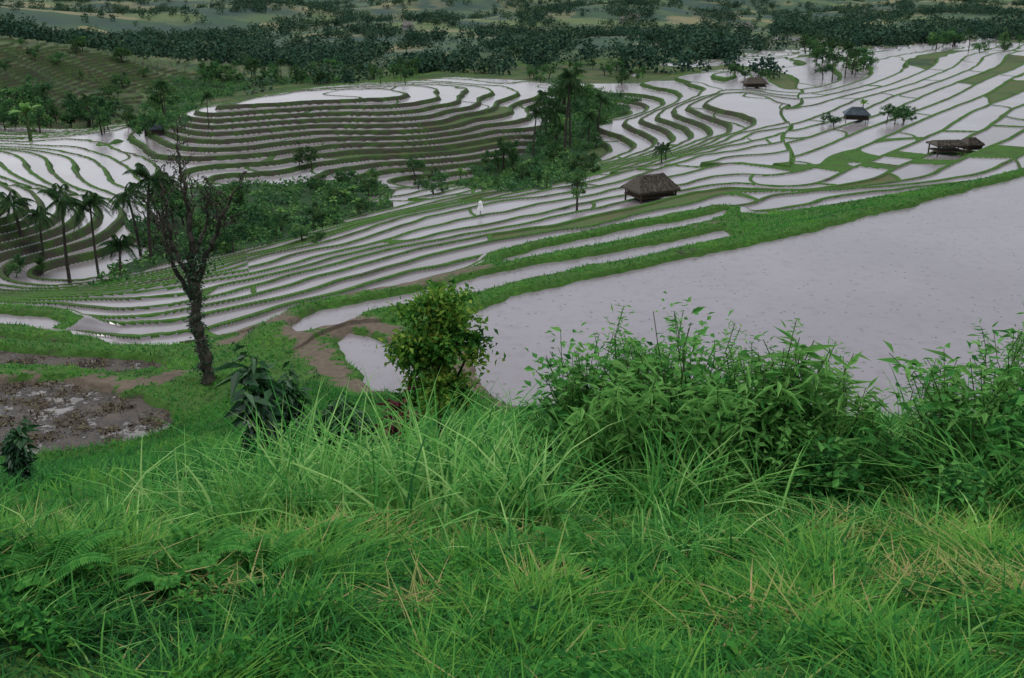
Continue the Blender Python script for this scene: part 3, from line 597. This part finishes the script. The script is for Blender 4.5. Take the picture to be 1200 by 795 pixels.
sh=np.clip(rng.uniform(.1,.75,(len(x),1))+rng.normal(0,.12,(len(x),nl))+np.clip(r/4000,0,.3)[:,None],0,1)  # tone rises with distance, more haze put into the colour
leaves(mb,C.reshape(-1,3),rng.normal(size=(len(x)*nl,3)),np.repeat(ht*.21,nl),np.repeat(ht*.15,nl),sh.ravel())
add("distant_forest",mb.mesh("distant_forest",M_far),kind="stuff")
# ------------------------------------------------------------ huts
def prism(mb,pts,faces,sh=.5):
    T=[]
    for f_ in faces:
        for i in range(1,len(f_)-1): T.append([f_[0],f_[i],f_[i+1]])
    mb.add(pts,T,sh)
def box(mb,x0,x1,y0,y1,z0,z1):
    P=[(x0,y0,z0),(x1,y0,z0),(x1,y1,z0),(x0,y1,z0),(x0,y0,z1),(x1,y0,z1),(x1,y1,z1),(x0,y1,z1)]
    prism(mb,P,[(3,2,1,0),(4,5,6,7),(0,1,5,4),(1,2,6,5),(2,3,7,6),(3,0,4,7)])
def roof(mb,L_,Wd,z0,z1,rid,th=.12):
    for i,(dz,e) in enumerate(((0,0),(-th,-.02))):
        P=[(-L_/2+e,-Wd/2+e,z0+dz),(L_/2,-Wd/2,z0+dz),(L_/2,Wd/2,z0+dz),(-L_/2,Wd/2,z0+dz),(-rid/2,0,z1+dz),(rid/2,0,z1+dz)]
        prism(mb,P,[(0,1,5,4),(1,2,5),(2,3,4,5),(3,0,4)])
    rr=np.random.default_rng(3); k_=500
    s_=rr.uniform(-1,1,k_); side=rr.integers(0,2,k_)*2-1
    c=np.stack([s_*L_/2,side*Wd/2*np.ones(k_),z0+rr.uniform(-.05,.05,k_)],1); leaves(mb,c,np.stack([rr.normal(0,.2,k_),side*.6,-np.ones(k_)],1),.22,.06,.5,rr)
    k_=700; u_=rr.uniform(0,1,k_); side=rr.integers(0,2,k_)*2-1; hw=(L_*(1-u_)+rid*u_)/2; s_=rr.uniform(-1,1,k_)*hw
    c=np.stack([s_,side*Wd/2*(1-u_),z0+(z1-z0)*u_+.04],1); leaves(mb,c,np.stack([rr.normal(0,.15,k_),side*Wd/2,-np.ones(k_)*(z1-z0)],1),.3,.07,.5,rr)
def hut(px,py,sc,L_,Wd,eave,ridge,rid,rot,rm,wm,label,walls=True):
    p=hit(px,py)
    e=empty("field_hut",p,rot,sc,label=label,category="hut"); 
    m=MB(); roof(m,L_,Wd,eave,ridge,rid); add("roof",m.mesh("roof",rm),parent=e)
    for sx in (-1,1):
        for sy in (-1,1):
            m=MB(); x0=sx*L_*.42; y0=sy*Wd*.4; box(m,x0-.06,x0+.06,y0-.06,y0+.06,-.3,eave+.15); add("post",m.mesh("post",wm),parent=e)
    m=MB(); box(m,-L_*.45,L_*.45,-Wd*.42,Wd*.42,.35,.45); add("platform",m.mesh("platform",wm),parent=e)
    if walls:
        m=MB(); box(m,-L_*.40,L_*.40,-Wd*.36,Wd*.38,.46,eave-.02); add("wall",m.mesh("wall",wm),parent=e)
hut(762,233,.92,4.3,3.2,1.0,2.2,2.6,.45,M_thatch,M_wood,"small thatched hut with low brown roof among terraces")
hut(1003,142,.8,4.2,3.2,1.2,2.3,1.8,-.2,M_sheet,M_wood,"small dark hut with blue grey roof beside bushes")
hut(884,103,.75,6,4,1.3,2.7,3.5,.1,M_thatch,M_wood,"low dark thatched hut on ridge of terraces")
hut(1108,180,.85,3.6,2.6,1.1,1.5,2.8,.1,M_thatch,M_wood,"open low shelter on posts beside flooded paddies",False)
hut(1136,178,.85,2.0,2.2,1.0,1.6,1.0,.2,M_thatch,M_wood,"small brown thatched shelter beside flooded paddies")
hut(186,158,.7,3,2.4,1.3,2.2,1.2,.2,M_sheet,M_wood,"small grey roofed hut at valley edge")
for px,py,r_ in [(742,24,.2),(730,27,1.2),(872,38,.4),(478,36,.1)]:
    p=hit(px,py); e=empty("village_house",p,r_,1.0,label="distant pale house with tiled roof among trees",category="house"); e["group"]="houses in the distant village"
    m=MB(); roof(m,9,6,3,5.2,5); add("roof",m.mesh("roof",M_tile),parent=e)
    m=MB(); box(m,-4,4,-2.5,2.5,-.5,2.98); add("wall",m.mesh("wall",M_white),parent=e)
# white cloth scarecrow
p=hit(563,253); e=empty("scarecrow",p,label="white cloth scarecrow on stick in paddy",category="scarecrow")
m=MB(); tube(m,[[0,0,-.1],[0,0,1.3]],.03,5); add("pole",m.mesh("pole",M_wood),parent=e)
m=MB(); tube(m,[[0,0,.45],[.02,0,.8],[0,0,1.1],[0,0,1.25]],[.28,.2,.16,.05],8); add("cloth",m.mesh("cloth",M_cloth),parent=e)
# ------------------------------------------------------------ light
w=bpy.data.worlds.new("World"); scene.world=w; w.use_nodes=True; nt=w.node_tree; nt.nodes.clear(); g=NT(nt)
sky=g.n('ShaderNodeTexSky',sky_type='NISHITA'); sky.sun_disc=False; sky.sun_elevation=math.radians(55); sky.sun_rotation=math.radians(-60); sky.dust_density=3; sky.air_density=1; sky.ozone_density=1
hs=g.n('ShaderNodeHueSaturation'); hs.inputs['Saturation'].default_value=.4; hs.inputs['Value'].default_value=1.35; nt.links.new(sky.outputs[0],hs.inputs['Color'])
bg=g.n('ShaderNodeBackground'); bg.inputs[1].default_value=.15; nt.links.new(hs.outputs[0],bg.inputs[0])
wo=g.n('ShaderNodeOutputWorld'); nt.links.new(bg.outputs[0],wo.inputs[0])
sl=bpy.data.lights.new("sun",'SUN'); sl.energy=1.5; sl.angle=math.radians(12); sl.color=(1,.97,.92)
so=bpy.data.objects.new("sun",sl); scene.collection.objects.link(so); so.rotation_euler=(math.radians(35),0,math.radians(60))
scene.view_settings.view_transform='Standard'
